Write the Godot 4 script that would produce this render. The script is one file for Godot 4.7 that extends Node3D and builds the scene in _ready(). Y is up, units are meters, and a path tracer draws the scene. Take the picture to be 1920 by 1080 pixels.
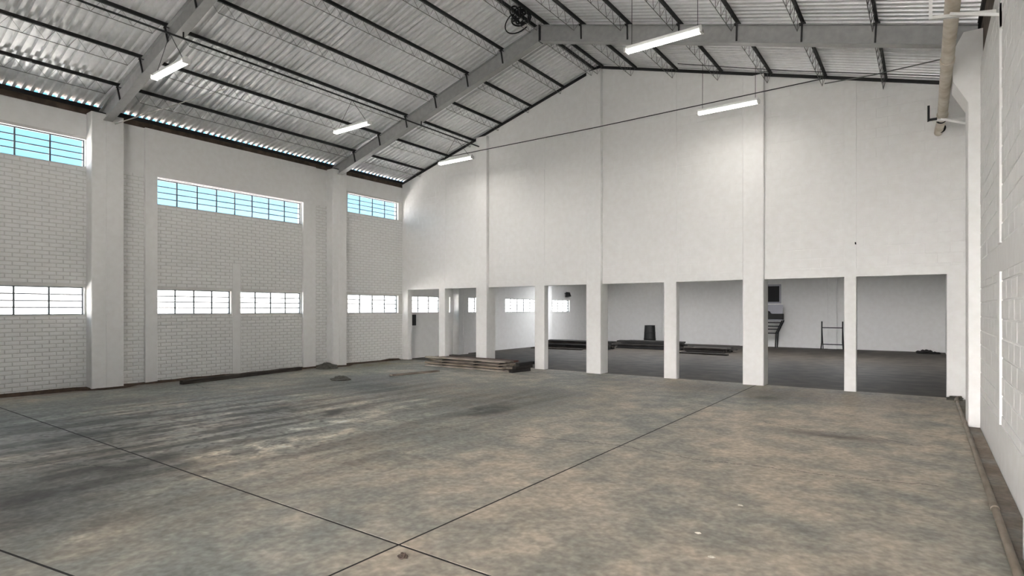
extends Node3D

# ---------------------------------------------------------------- measures (metres)
const XL := -14.58      # inner face of the windowed brick wall
const XR := 0.66        # inner face of the block wall
const ZW := -13.8       # hall face of the gable wall with the openings
const ZB := -28.36      # far wall of the back room
const ZF := 5.0         # open front of the hall
const RX := -7.08       # ridge
const RY := 8.24        # underside of the roof sheets at the ridge
const RS := 0.288       # roof slope
const LINTEL := 2.387
const FRAMES := [1.09, -4.94, -10.97]
const EYE := Vector3(0, 1.7, 0)
const YAW := 0.6239
const FOCAL := 1075.13  # focal length in pixels of the 1920x1080 frame

const WHITE := Color(0.905, 0.903, 0.897)   # the one white paint on all masonry

var M := {}
var rng := RandomNumberGenerator.new()
var taken := {}

# ---------------------------------------------------------------- naming
func numbered(called: String) -> String:
	var n: int = taken.get(called, 0)
	taken[called] = n + 1
	return called if n == 0 else "%s_%03d" % [called, n]

func tag(o: Node, label: String, category: String, group := "", kind := "") -> Node:
	o.set_meta("label", label)
	o.set_meta("category", category)
	if group != "": o.set_meta("group", group)
	if kind != "": o.set_meta("kind", kind)
	return o

func thing(called: String, label: String, category: String, at := Vector3.ZERO, turn := 0.0, group := "") -> Node3D:
	var o := Node3D.new()
	o.name = numbered(called)
	add_child(o)
	o.position = at
	o.rotation.y = turn
	tag(o, label, category, group)
	return o

func structure(called: String, label := "") -> Node3D:
	var o := Node3D.new()
	o.name = numbered(called)
	add_child(o)
	o.set_meta("kind", "structure")
	if label != "": o.set_meta("label", label)
	return o

func put(mesh: Mesh, called: String, m: Material, parent: Node, xf := Transform3D.IDENTITY) -> MeshInstance3D:
	var o := MeshInstance3D.new()
	o.name = numbered(called) if parent == self else called
	o.mesh = mesh
	o.material_override = m
	o.transform = xf
	o.cast_shadow = GeometryInstance3D.SHADOW_CASTING_SETTING_ON
	parent.add_child(o, true)
	return o

func begin() -> SurfaceTool:
	var st := SurfaceTool.new()
	st.begin(Mesh.PRIMITIVE_TRIANGLES)
	return st

func obj(called: String, st: SurfaceTool, m: Material, parent: Node = self) -> MeshInstance3D:
	return put(st.commit(), called, m, parent)

# ---------------------------------------------------------------- shapes
func tri(st: SurfaceTool, a: Vector3, b: Vector3, c: Vector3) -> void:
	var n := (b - a).cross(c - a).normalized()
	st.set_normal(n); st.add_vertex(a)
	st.set_normal(n); st.add_vertex(c)
	st.set_normal(n); st.add_vertex(b)

func quad(st: SurfaceTool, a: Vector3, b: Vector3, c: Vector3, d: Vector3) -> void:
	tri(st, a, b, c)
	tri(st, a, c, d)

func hexa(st: SurfaceTool, p: Array) -> void:   # p: bottom ring 0-3 counter-clockwise from above, top ring 4-7
	quad(st, p[3], p[2], p[1], p[0])
	quad(st, p[4], p[5], p[6], p[7])
	for i in 4:
		var j := (i + 1) % 4
		quad(st, p[i], p[j], p[4 + j], p[4 + i])

func box(st: SurfaceTool, a: Vector3, b: Vector3) -> void:
	var lo := Vector3(minf(a.x, b.x), minf(a.y, b.y), minf(a.z, b.z))
	var hi := Vector3(maxf(a.x, b.x), maxf(a.y, b.y), maxf(a.z, b.z))
	hexa(st, [Vector3(lo.x, lo.y, hi.z), Vector3(hi.x, lo.y, hi.z), Vector3(hi.x, lo.y, lo.z), Vector3(lo.x, lo.y, lo.z),
		Vector3(lo.x, hi.y, hi.z), Vector3(hi.x, hi.y, hi.z), Vector3(hi.x, hi.y, lo.z), Vector3(lo.x, hi.y, lo.z)])

func prism(st: SurfaceTool, ring: Array, shift: Vector3) -> void:   # ring: convex, counter-clockwise seen from the side the shift points to
	var n := ring.size()
	for i in range(1, n - 1):
		tri(st, ring[0] + shift, ring[i] + shift, ring[i + 1] + shift)
		tri(st, ring[0], ring[i + 1], ring[i])
	for i in n:
		var j := (i + 1) % n
		quad(st, ring[i], ring[j], ring[j] + shift, ring[i] + shift)

func pillar(st: SurfaceTool, x0: float, x1: float, z0: float, z1: float, y0: float, y1: float, bev := 0.014) -> void:   # upright with chamfered edges
	var r := [Vector3(x0 + bev, y0, z1), Vector3(x1 - bev, y0, z1), Vector3(x1, y0, z1 - bev), Vector3(x1, y0, z0 + bev),
		Vector3(x1 - bev, y0, z0), Vector3(x0 + bev, y0, z0), Vector3(x0, y0, z0 + bev), Vector3(x0, y0, z1 - bev)]
	prism(st, r, Vector3(0, y1 - y0, 0))

func bar(st: SurfaceTool, a: Vector3, b: Vector3, w: float, h: float, up := Vector3.UP) -> void:   # a straight bar of w x h
	var d := (b - a).normalized()
	if absf(d.dot(up)) > 0.98: up = Vector3.RIGHT
	var s := d.cross(up).normalized() * w * 0.5
	var t := s.cross(d).normalized() * h * 0.5
	hexa(st, [a - s - t, a + s - t, b + s - t, b - s - t, a - s + t, a + s + t, b + s + t, b - s + t])

func tube(st: SurfaceTool, pts: Array, r: float, sides := 6, caps := true) -> void:
	var rings := []
	for i in pts.size():
		var d: Vector3 = (pts[mini(i + 1, pts.size() - 1)] - pts[maxi(i - 1, 0)]).normalized()
		var up := Vector3.UP if absf(d.y) < 0.95 else Vector3.RIGHT
		var s := d.cross(up).normalized()
		var t := s.cross(d).normalized()
		var ring := []
		for k in sides:
			var a := TAU * k / sides
			ring.append([pts[i], s * cos(a) + t * sin(a)])
		rings.append(ring)
	for i in pts.size() - 1:
		for k in sides:
			var j := (k + 1) % sides
			var q := [rings[i][k], rings[i][j], rings[i + 1][j], rings[i + 1][k]]
			for v in [0, 1, 2, 0, 2, 3]:
				st.set_normal(q[v][1])
				st.add_vertex(q[v][0] + q[v][1] * r)
	if caps:
		for e in [0, pts.size() - 1]:
			for k in range(1, sides - 1):
				var p0: Array = rings[e][0]
				var p1: Array = rings[e][k]
				var p2: Array = rings[e][k + 1]
				if e == 0: tri(st, p0[0] + p0[1] * r, p1[0] + p1[1] * r, p2[0] + p2[1] * r)
				else: tri(st, p0[0] + p0[1] * r, p2[0] + p2[1] * r, p1[0] + p1[1] * r)

func lathe(st: SurfaceTool, at: Vector3, prof: Array, sides := 20) -> void:   # prof: [radius, height]
	for i in prof.size() - 1:
		for k in sides:
			var a := TAU * k / sides
			var b := TAU * (k + 1) / sides
			var p: Array = prof[i]
			var q: Array = prof[i + 1]
			quad(st, at + Vector3(cos(b) * p[0], p[1], sin(b) * p[0]), at + Vector3(cos(a) * p[0], p[1], sin(a) * p[0]),
				at + Vector3(cos(a) * q[0], q[1], sin(a) * q[0]), at + Vector3(cos(b) * q[0], q[1], sin(b) * q[0]))

func roof_y(x: float) -> float:
	return RY - RS * absf(x - RX)

# ---------------------------------------------------------------- textures and materials
func tint_noise(seed_: int, freq: float, size: int, dark: Color, light: Color, gain := 1.0, stretch := 1, octaves := 4) -> ImageTexture:
	var n := FastNoiseLite.new()
	n.seed = seed_
	n.noise_type = FastNoiseLite.TYPE_SIMPLEX_SMOOTH
	n.frequency = freq
	n.fractal_octaves = octaves
	var im: Image = n.get_seamless_image(size, size / stretch)
	if stretch > 1: im.resize(size, size, Image.INTERPOLATE_CUBIC)
	im.convert(Image.FORMAT_L8)
	var d := im.get_data()
	var out := PackedByteArray()
	out.resize(size * size * 3)
	for i in size * size:
		var t := clampf(0.5 + (d[i] / 255.0 - 0.5) * gain, 0, 1)
		out[i * 3] = int(255 * lerpf(dark.r, light.r, t))
		out[i * 3 + 1] = int(255 * lerpf(dark.g, light.g, t))
		out[i * 3 + 2] = int(255 * lerpf(dark.b, light.b, t))
	var res := Image.create_from_data(size, size, false, Image.FORMAT_RGB8, out)
	res.generate_mipmaps()
	return ImageTexture.create_from_image(res)

func mat(c: Color, rough := 0.8, metal := 0.0, tex: Texture2D = null, scale := 1.0, world := true) -> StandardMaterial3D:
	var m := StandardMaterial3D.new()
	m.albedo_color = c
	m.roughness = rough
	m.metallic = metal
	if tex:
		m.albedo_texture = tex
		m.uv1_triplanar = true
		m.uv1_world_triplanar = world
		m.uv1_scale = Vector3.ONE * scale
	return m

func noise_bytes(seed_: int, freq: float, w: int, h: int, octaves: int, squash := 1) -> PackedByteArray:
	var n := FastNoiseLite.new()
	n.seed = seed_
	n.noise_type = FastNoiseLite.TYPE_SIMPLEX_SMOOTH
	n.frequency = freq
	n.fractal_octaves = octaves
	var im: Image = n.get_image(w, h / squash)
	if squash > 1: im.resize(w, h, Image.INTERPOLATE_CUBIC)
	im.convert(Image.FORMAT_L8)
	return im.get_data()

const FX0 := -14.8
const FX1 := 0.8
const FZ0 := -14.2
const FZ1 := 3.4

func blob(x: float, z: float, cx: float, cz: float, rx: float, rz: float) -> float:
	var a := (x - cx) / rx
	var b := (z - cz) / rz
	var r := a * a + b * b
	return 0.0 if r > 5.0 else exp(-r)

func floor_texture() -> ImageTexture:
	var w := 1170
	var h := 1320
	var fine := noise_bytes(3, 0.23, w, h, 3)
	var mid := noise_bytes(5, 0.022, w, h, 5)
	var coarse := noise_bytes(8, 0.0042, w, h, 4)
	var streak := noise_bytes(11, 0.030, w, h, 4, 9)
	var specks := noise_bytes(14, 0.085, w, h, 2)
	var out := PackedByteArray()
	out.resize(w * h * 3)
	var greyish := Vector3(158, 159, 152)
	var brownish := Vector3(186, 174, 157)
	for j in h:
		var z := lerpf(FZ0, FZ1, (j + 0.5) / h)
		var track_z := exp(-pow((z + 4.2) / 3.6, 2))
		for i in w:
			var x := lerpf(FX0, FX1, (i + 0.5) / w)
			var k := j * w + i
			var f := fine[k] / 255.0 - 0.5
			var m := mid[k] / 255.0 - 0.5
			var c := coarse[k] / 255.0 - 0.5
			var s := streak[k] / 255.0 - 0.5
			var sp := specks[k] / 255.0
			var brown := clampf((0.72 if x > -3.09 else 0.34 + (x + 6.0) * 0.03) + c * 1.1 + m * 0.9, 0, 1)
			var mud := blob(x, z, -6.4, -1.5, 1.3, 0.9) + 0.6 * blob(x, z, -8.5, -2.6, 1.6, 0.7) + 0.7 * blob(x, z, -6.2, -9.2, 1.2, 1.5) + 0.8 * blob(x, z, -9.5, -8.5, 2.2, 1.6) + 0.6 * blob(x, z, -3.0, -12.6, 3.5, 1.0)
			var v := 1.0 - 0.52 * minf(mud, 1.0) * clampf(0.75 + m * 1.3 + s * 0.6, 0, 1) + f * 0.20 + m * 0.26 + c * 0.14
			# tyre tracks and mud dragged lengthwise through the middle of the hall
			var area := exp(-pow((x + 8.6) / 3.2, 2)) * track_z
			v *= 1.0 - area * clampf(s * 1.5 + m * 1.1 + 0.12, 0, 0.5)
			v *= 1.0 - 0.35 * area * clampf((sp - 0.62) * 6.0, 0, 1)
			v += area * clampf((s * -0.8 + m * 0.9 - 0.24) * 1.4, 0, 0.25)
			# pale cement spill
			var spill := blob(x, z, -6.65, -4.05, 0.28, 0.75) + 0.7 * blob(x, z, -7.3, -5.6, 0.3, 1.0) + 0.5 * blob(x, z, -7.6, -7.3, 0.4, 0.6) + 0.5 * blob(x, z, -5.1, -1.52, 0.07, 0.2)
			v += spill * clampf(m * 2.2 + f * 0.5 + 0.25, 0, 0.9)
			# dark oil and mud patches
			var oil := blob(x, z, -5.98, -7.6, 0.3, 0.55) + 0.8 * blob(x, z, -7.9, -6.05, 0.22, 0.35) + 0.6 * blob(x, z, -8.9, -5.6, 0.35, 0.6) + 0.7 * blob(x, z, -7.0, -2.7, 0.35, 0.5) + 0.5 * blob(x, z, -2.47, -11.8, 0.25, 0.3) + 0.5 * blob(x, z, -1.0, -8.8, 0.6, 0.18)
			v *= 1.0 - 0.72 * minf(oil * 1.3, 1.0) * clampf(0.75 + m * 1.6, 0, 1)
			# squarish repair patch
			if x > -5.3 + m * 0.25 and x < -4.6 + m * 0.25 and z > -4.76 + f * 0.1 and z < -4.1 + m * 0.3: v *= 0.88
			# soil washed along the two long walls
			var soil := clampf(1.0 - (x + 14.7) / (0.75 + m * 1.3), 0, 1) + clampf((x - 0.45 + m * 0.1) * 14.0, 0, 1)
			soil = minf(soil * (0.55 + m), 1.0)
			var moss := 0.8 * blob(x, z, -13.9, -11.6, 0.7, 1.6) * clampf(0.6 + m * 1.5, 0, 1)
			var col := greyish.lerp(brownish, brown).lerp(Vector3(96, 80, 66), clampf(soil, 0, 0.85)).lerp(Vector3(104, 102, 74), moss)
			out[k * 3] = clampi(int(col.x * v), 18, 235)
			out[k * 3 + 1] = clampi(int(col.y * v), 18, 235)
			out[k * 3 + 2] = clampi(int(col.z * v), 16, 232)
	var im := Image.create_from_data(w, h, false, Image.FORMAT_RGB8, out)
	# hairline cracks
	var cracks := [[[-4.6, -6.3], [-3.9, -6.45], [-3.1, -6.62], [-2.1, -6.5], [-1.5, -6.62], [-0.6, -6.7], [0.1, -6.9]],
		[[-2.0, -9.3], [-1.4, -9.0], [-0.7, -9.1], [-0.1, -8.8]], [[-8.9, -1.6], [-7.6, -2.3], [-6.9, -2.6]],
		[[-10.6, -5.6], [-8.6, -5.4], [-6.8, -6.1], [-5.2, -6.2]], [[-13.6, -6.4], [-12.6, -6.2], [-11.5, -6.5]]]
	for n in cracks.size():
		var p: Array = cracks[n]
		for a in p.size() - 1:
			var from := Vector2(p[a][0], p[a][1])
			var to := Vector2(p[a + 1][0], p[a + 1][1])
			var steps := int(from.distance_to(to) / 0.008)
			var side := (to - from).orthogonal().normalized()
			for q in steps:
				var t := float(q) / steps
				var at := from.lerp(to, t) + side * (sin(t * 17.0 + n) * 0.012 + sin(t * 43.0) * 0.006)
				var px := int((at.x - FX0) / (FX1 - FX0) * w)
				var py := int((at.y - FZ0) / (FZ1 - FZ0) * h)
				var wide := 1
				for dy in wide:
					if px > 0 and py > 0 and px < w and py + dy < h and rng.randf() < 0.8:
						im.set_pixel(px, py + dy, im.get_pixel(px, py + dy) * 0.6)
	im.generate_mipmaps()
	return ImageTexture.create_from_image(im)

func materials() -> void:
	var plaster := tint_noise(21, 0.02, 512, Color(0.975, 0.972, 0.968), Color(1, 1, 1), 1.2, 1, 5)
	M.paint = mat(WHITE, 0.75, 0.0, plaster, 0.35)
	M.upright_paint = mat(WHITE, 0.75, 0.0, plaster, 0.5)
	M.column_paint = mat(WHITE, 0.75, 0.0, plaster, 0.5)
	M.brick_paint = mat(WHITE, 0.75, 0.0, plaster, 0.45)
	M.joint = mat(Color(0.83, 0.825, 0.81), 0.9, 0.0, plaster, 0.6)   # grimy open mortar joints
	M.block_paint = mat(WHITE, 0.75, 0.0, plaster, 0.4)
	M.block_joint = mat(WHITE, 0.75, 0.0, plaster, 0.6)
	M.slab = StandardMaterial3D.new()
	M.slab.albedo_texture = floor_texture()
	M.slab.roughness = 0.62
	M.slab.detail_enabled = true
	M.slab.detail_blend_mode = BaseMaterial3D.BLEND_MODE_MUL
	M.slab.detail_uv_layer = BaseMaterial3D.DETAIL_UV_2
	M.slab.detail_albedo = tint_noise(33, 0.02, 512, Color(0.86, 0.855, 0.85), Color(1, 1, 1), 1.7, 1, 6)
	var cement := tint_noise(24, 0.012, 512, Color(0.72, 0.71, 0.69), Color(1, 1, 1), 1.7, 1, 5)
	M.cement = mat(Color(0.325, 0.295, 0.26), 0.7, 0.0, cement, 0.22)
	M.filler = mat(Color(0.15, 0.14, 0.13), 0.95)
	M.apron = mat(Color(0.64, 0.64, 0.63), 0.9, 0.0, cement, 0.1)
	var galv := tint_noise(26, 0.02, 512, Color(0.93, 0.93, 0.93), Color(1, 1, 1), 1.3, 1, 4)
	M.sheet = mat(Color(0.93, 0.93, 0.93), 0.42, 0.3, galv, 0.5)
	M.girder = mat(Color(0.66, 0.66, 0.655), 0.55, 0.15, galv, 0.6)
	M.dark_steel = mat(Color(0.16, 0.16, 0.16), 0.6, 0.3)
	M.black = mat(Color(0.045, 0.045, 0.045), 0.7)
	M.rod = mat(Color(0.42, 0.42, 0.41), 0.55, 0.2)
	M.pale_rod = mat(Color(0.78, 0.77, 0.75), 0.5)
	M.plate = mat(Color(0.36, 0.31, 0.27), 0.9, 0.0, cement, 0.5)
	M.window_frame = mat(Color(0.40, 0.42, 0.43), 0.6, 0.0)
	M.glass = mat(Color(0.92, 0.96, 0.97, 0.06), 0.03)
	M.glass.metallic_specular = 0.05
	M.glass.transparency = BaseMaterial3D.TRANSPARENCY_ALPHA
	var pvc := tint_noise(27, 0.03, 256, Color(0.84, 0.81, 0.76), Color(1, 1, 1), 1.4, 1, 4)
	M.pvc = mat(Color(0.86, 0.83, 0.78), 0.5, 0.0, pvc, 0.5)
	M.floor_pipe = mat(Color(0.53, 0.49, 0.44), 0.6, 0.1, pvc, 0.4)
	M.soil = mat(Color(0.33, 0.27, 0.22), 1.0, 0.0, cement, 1.1)
	var grain := tint_noise(28, 0.03, 256, Color(0.62, 0.6, 0.58), Color(1, 1, 1), 1.7, 1, 4)
	for k in 4:
		M["wood%d" % k] = mat([Color(0.70, 0.66, 0.62), Color(0.54, 0.50, 0.46), Color(0.63, 0.58, 0.52), Color(0.42, 0.29, 0.26)][k], 0.9, 0.0, grain, 1.3, false)
		M["char%d" % k] = mat([Color(0.17, 0.16, 0.15), Color(0.21, 0.195, 0.18), Color(0.14, 0.135, 0.13), Color(0.29, 0.27, 0.25)][k], 0.9, 0.0, grain, 1.3, false)
	for k in 4:
		for n in ["wood", "char"]: M[n + str(k)].uv1_scale = Vector3(0.16, 1.9, 1.9)
	M.tube = StandardMaterial3D.new()
	M.tube.albedo_color = Color(0.95, 0.95, 0.95)
	M.tube.emission_enabled = true
	M.tube.emission = Color(1.0, 0.985, 0.96)
	M.tube.emission_energy_multiplier = 2.2
	M.batten = mat(Color(0.86, 0.86, 0.85), 0.5)
	M.plastic = mat(Color(0.07, 0.07, 0.07), 0.5)
	M.pale_render = mat(Color(0.29, 0.29, 0.285), 0.9)
	M.paper = mat(Color(0.85, 0.83, 0.78), 0.9)
	M.stone = mat(Color(0.30, 0.25, 0.22), 0.95)
	M.rubble = mat(Color(0.36, 0.355, 0.33), 0.95, 0.0, cement, 1.3)
	M.cloth = mat(Color(0.11, 0.10, 0.10), 0.95)
	M.grey_panel = mat(Color(0.62, 0.62, 0.65), 0.6)

# ---------------------------------------------------------------- masonry
func seen_size(p: Vector3) -> float:   # how large a piece at p shows in the photograph's frame; 0 outside it
	var v := p - EYE
	var d := -v.x * sin(YAW) - v.z * cos(YAW)
	if d < 0.3: return 0.0
	var px := 960.0 + FOCAL * (v.x * cos(YAW) - v.z * sin(YAW)) / d
	var py := 580.7 - FOCAL * v.y / d
	return 0.0 if px < -20 or px > 1940 or py < -20 or py > 1100 else 1.0 / (d * d)

var unit_cache := {}
func unit(w: float, h: float, depth: float, bev: float) -> ArrayMesh:   # one brick or block, its face at +z, its chamfered edge painted over
	var key := "%d,%d,%d,%d" % [roundi(w * 1000), roundi(h * 1000), roundi(depth * 10000), roundi(bev * 10000)]
	if unit_cache.has(key): return unit_cache[key]
	var st := begin()
	var o := [Vector3(-w / 2, -h / 2, 0), Vector3(w / 2, -h / 2, 0), Vector3(w / 2, h / 2, 0), Vector3(-w / 2, h / 2, 0)]
	var m := []
	var f := []
	for p: Vector3 in o:
		m.append(Vector3(p.x, p.y, depth - bev))
		f.append(Vector3(p.x - signf(p.x) * bev * 1.3, p.y - signf(p.y) * bev * 1.3, depth))
	quad(st, f[0], f[1], f[2], f[3])
	for i in 4:
		var j := (i + 1) % 4
		quad(st, o[i], o[j], m[j], m[i])
		quad(st, m[i], m[j], f[j], f[i])
	var mesh := st.commit()
	unit_cache[key] = mesh
	return mesh

# zones: [s0, y0, s1, y1] where masonry shows; basis columns: along, up, out; at: the plane's origin
func masonry(parent: Node, called: String, basis: Basis, at: Vector3, zones: Array, size: Vector2, joint: float, depth: float, bev: float, m: Material, quota: int, gable := false) -> void:
	var list := []
	for zn in zones:
		var first := int(floor((zn[1]) / size.y))
		var row := first
		while row * size.y < zn[3]:
			var y0 := maxf(row * size.y + joint * 0.5, zn[1])
			var y1 := minf((row + 1) * size.y - joint * 0.5, zn[3])
			if y1 - y0 > 0.02:
				var col := int(floor(zn[0] / size.x)) - 1
				while (col + 0.5 * (row & 1)) * size.x < zn[2]:
					var s0 := maxf((col + 0.5 * (row & 1)) * size.x + joint * 0.5, zn[0])
					var s1 := minf((col + 1 + 0.5 * (row & 1)) * size.x - joint * 0.5, zn[2])
					col += 1
					if s1 - s0 < 0.025: continue
					if gable and y1 > minf(roof_y(s0), roof_y(s1)) - 0.05: continue
					var p := at + basis.x * (s0 + s1) * 0.5 + basis.y * (y0 + y1) * 0.5 + basis.z * rng.randf_range(-0.0022, 0.0008)
					var to := (p - EYE).normalized()
					list.append([(s1 - s0) * (y1 - y0) * seen_size(p) * absf(to.dot(basis.z)), p, s1 - s0, y1 - y0])
			row += 1
	list.sort_custom(func(a, b): return a[0] > b[0])
	var rest := begin()
	var any := false
	for i in list.size():
		var b: Array = list[i]
		var tilt := basis.rotated(basis.z, rng.randf_range(-0.006, 0.006))
		var xf := Transform3D(tilt, b[1])
		var mesh := unit(snappedf(b[2], 0.004), snappedf(b[3], 0.004), depth, bev)
		if i < quota and b[0] > 0.0:
			put(mesh, called, m, parent, xf)
		else:
			rest.append_from(mesh, 0, xf)
			any = true
	if any:
		var o := obj(called + "_courses", rest, m, parent)
		o.set_meta("kind", "stuff")

func panel_with_holes(st: SurfaceTool, s0: float, s1: float, y0: float, y1: float, holes: Array, xa: float, xb: float) -> void:
	# s runs along -z; every cell outside the holes becomes a block of wall from xa to xb
	var ss := [s0, s1]
	var ys := [y0, y1]
	for h in holes:
		ss.append(h[0]); ss.append(h[2]); ys.append(h[1]); ys.append(h[3])
	ss.sort(); ys.sort()
	for i in ss.size() - 1:
		for j in ys.size() - 1:
			if ss[i + 1] - ss[i] < 0.001 or ys[j + 1] - ys[j] < 0.001: continue
			var cs: float = (ss[i] + ss[i + 1]) * 0.5
			var cy: float = (ys[j] + ys[j + 1]) * 0.5
			if cs < s0 or cs > s1 or cy < y0 or cy > y1: continue
			var open := false
			for h in holes:
				if cs > h[0] and cs < h[2] and cy > h[1] and cy < h[3]: open = true
			if not open: box(st, Vector3(xa, ys[j], -ss[i]), Vector3(xb, ys[j + 1], -ss[i + 1]))

# ---------------------------------------------------------------- windows in the brick wall (s = -z)
var window_number := 0
func louvre_window(s0: float, y0: float, s1: float, y1: float, columns: int, label: String, missing := []) -> void:
	window_number += 1
	var w := structure("window_%d" % window_number, label)
	var x := XL - 0.10
	var fr := begin()
	box(fr, Vector3(x - 0.02, y0, -s0), Vector3(x + 0.02, y0 + 0.02, -s1))
	box(fr, Vector3(x - 0.02, y1 - 0.02, -s0), Vector3(x + 0.02, y1, -s1))
	box(fr, Vector3(x - 0.02, y0 + 0.02, -s0), Vector3(x + 0.02, y1 - 0.02, -s0 - 0.02))
	box(fr, Vector3(x - 0.02, y0 + 0.02, -s1 + 0.02), Vector3(x + 0.02, y1 - 0.02, -s1))
	obj("window_frame", fr, M.window_frame, w)
	var dy := (y1 - y0 - 0.04) / 4.0
	var ds := (s1 - s0 - 0.04) / columns
	for i in range(1, columns):
		var st := begin()
		var z := -(s0 + 0.02 + ds * i)
		box(st, Vector3(x - 0.014, y0 + 0.02, z - 0.014), Vector3(x + 0.014, y1 - 0.02, z + 0.014))
		obj("mullion", st, M.window_frame, w)
	for j in range(1, 4):
		var st := begin()
		var y := y0 + 0.02 + dy * j
		box(st, Vector3(x - 0.012, y - 0.011, -s0 - 0.02), Vector3(x + 0.012, y + 0.011, -s1 + 0.02))
		obj("glazing_bar", st, M.window_frame, w)
	for i in columns:
		for j in 4:
			if [i, j] in missing: continue
			var st := begin()
			var z := -(s0 + 0.02 + ds * i)
			box(st, Vector3(x - 0.002, y0 + 0.029 + dy * j, z - 0.012), Vector3(x + 0.002, y0 + 0.011 + dy * (j + 1), z - ds + 0.012))
			obj("pane", st, M.glass, w)

func left_wall() -> void:
	var low := [1.59, 2.18]
	var wins := [
		[0.6, low[0], 4.61, low[1], 7, "low strip window in the brick bay before the first wide column"],
		[0.6, 4.755, 4.63, 5.34, 7, "high strip window in the brick bay before the first wide column"],
		[6.02, 4.17, 9.88, 4.775, 8, "long high window with blue sky in the recessed middle bay"],
		[6.02, low[0], 7.81, low[1], 4, "low window of the recessed bay nearer the first wide column"],
		[8.05, low[0], 9.88, low[1], 4, "low window of the recessed bay nearer the second wide column"],
		[11.5, 4.755, 13.62, 5.34, 4, "short high window beside the gable wall"],
		[11.5, low[0], 13.62, low[1], 4, "short low window beside the gable wall"],
		[14.1, low[0], 16.25, low[1], 4, "low window of the back room just behind the gable wall"],
		[17.2, low[0], 18.4, low[1], 2, "low window of the back room behind its white pillar"],
		[19.75, low[0], 22.3, low[1], 5, "low window in the middle of the back room's side wall"],
		[23.2, low[0], 25.25, low[1], 4, "low window of the back room nearest its far wall"]]
	var wall := structure("wall_left", "white painted brick wall with strips of louvred windows")
	var st := begin()
	panel_with_holes(st, -ZF, -ZB, -0.05, 5.88, wins, XL - 0.2, XL)
	obj("wall_core", st, M.joint, wall)
	# smooth plaster above the high windows, on the concrete uprights and between the low windows of the middle bay
	var plaster := [[-ZF, 5.40, 4.64, 5.88], [-ZF, 2.18, 0.58, 5.4], [5.24, 4.80, 5.76, 5.88], [10.30, 4.80, 10.72, 5.88], [11.22, 5.40, 13.8, 5.88]]
	for p in plaster:
		st = begin()
		box(st, Vector3(XL - 0.01, p[1], -p[0]), Vector3(XL + 0.006, p[3], -p[2]))
		obj("plaster_band", st, M.paint, wall)
	st = begin()
	box(st, Vector3(XL - 0.01, 4.79, -5.76), Vector3(XL + 0.075, 5.88, -10.30))
	obj("ring_beam", st, M.upright_paint, wall)
	for p in [[5.76, 6.02], [9.88, 10.30]]:
		st = begin()
		pillar(st, XL - 0.05, XL + 0.075, -p[1], -p[0], 0.0, 4.79, 0.006)
		obj("concrete_upright", st, M.upright_paint, wall)
	for p in [[7.83, 8.05]]:
		st = begin()
		pillar(st, XL - 0.05, XL + 0.014, -p[1], -p[0], 0.0, 2.9, 0.004)
		obj("concrete_upright", st, M.upright_paint, wall)
	var zones := [[-ZF, 0.0, 4.64, 1.55], [-ZF, 2.22, 0.58, 4.72], [0.6, 2.22, 4.64, 4.72],
		[5.24, 0.0, 5.76, 4.8], [6.02, 0.0, 7.83, 1.55], [8.05, 0.0, 9.88, 1.55], [6.02, 2.22, 7.83, 2.9], [8.05, 2.22, 9.88, 2.9], [6.02, 2.905, 9.88, 4.13], [10.30, 0.0, 10.72, 4.8],
		[11.22, 0.0, 13.8, 1.55], [11.22, 2.22, 13.8, 4.72]]
	var basis := Basis(Vector3(0, 0, -1), Vector3.UP, Vector3(1, 0, 0))
	masonry(wall, "brick", basis, Vector3(XL, 0, 0), zones, Vector2(0.235, 0.083), 0.016, 0.011, 0.005, M.brick_paint, 300)
	# back room: plain painted courses too far to pick apart, with sills
	st = begin()
	panel_with_holes(st, 13.95, -ZB, 0.0, 3.3, wins, XL - 0.004, XL + 0.008)
	obj("plaster_band", st, M.paint, wall)
	for w in wins:
		louvre_window(w[0], w[1], w[2], w[3], w[4], w[5], [[2, 3], [2, 2]] if w[0] == 6.02 and w[1] > 4.0 else [])
	# wide columns of the portal frames
	var names := ["wide white column at the hall entrance beside the brick wall", "wide white column before the recessed window bay", "wide white column after the recessed window bay", "white column of the back room between its low windows", "white column of the back room near its far end"]
	var k := 0
	for z in [1.39, -4.64, -10.72, -16.4, -22.55]:
		st = begin()
		var wide: float = [0.6, 0.6, 0.5, 0.56, 0.5][k]
		var top: float = 5.9 if k < 3 else 3.3
		pillar(st, XL - 0.02, XL + 0.31, z - wide, z - wide * 0.44, 0.0, top, 0.012)
		pillar(st, XL - 0.02, XL + 0.302, z - wide * 0.46, z, 0.0, top, 0.012)
		var c := thing("column", names[k], "column", Vector3.ZERO, 0.0, "portal frame columns")
		obj("shaft", st, M.column_paint, c)
		if k < 3:
			st = begin()
			box(st, Vector3(XL + 0.02, top, z - wide + 0.06), Vector3(XL + 0.30, top + 0.025, z - 0.06))
			obj("bearing_plate", st, M.dark_steel, c)
		k += 1
	# wall plate and eaves purlin on top of the wall
	var pl := structure("trim_1", "brown concrete wall plate under the eaves")
	st = begin()
	var z0 := ZF
	for i in 3:
		var z1: float = [-4.7, -10.8, -13.78][i]
		box(st, Vector3(XL - 0.2, 5.88, z0), Vector3(XL + 0.02, 6.0, z1))
		z0 = z1
	obj("wall_plate", st, M.plate, pl)
	st = begin()
	box(st, Vector3(XL + 0.01, 6.0, ZF), Vector3(XL + 0.06, roof_y(XL + 0.01) - 0.002, -13.78))
	obj("eaves_angle", st, M.black, pl)

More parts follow.
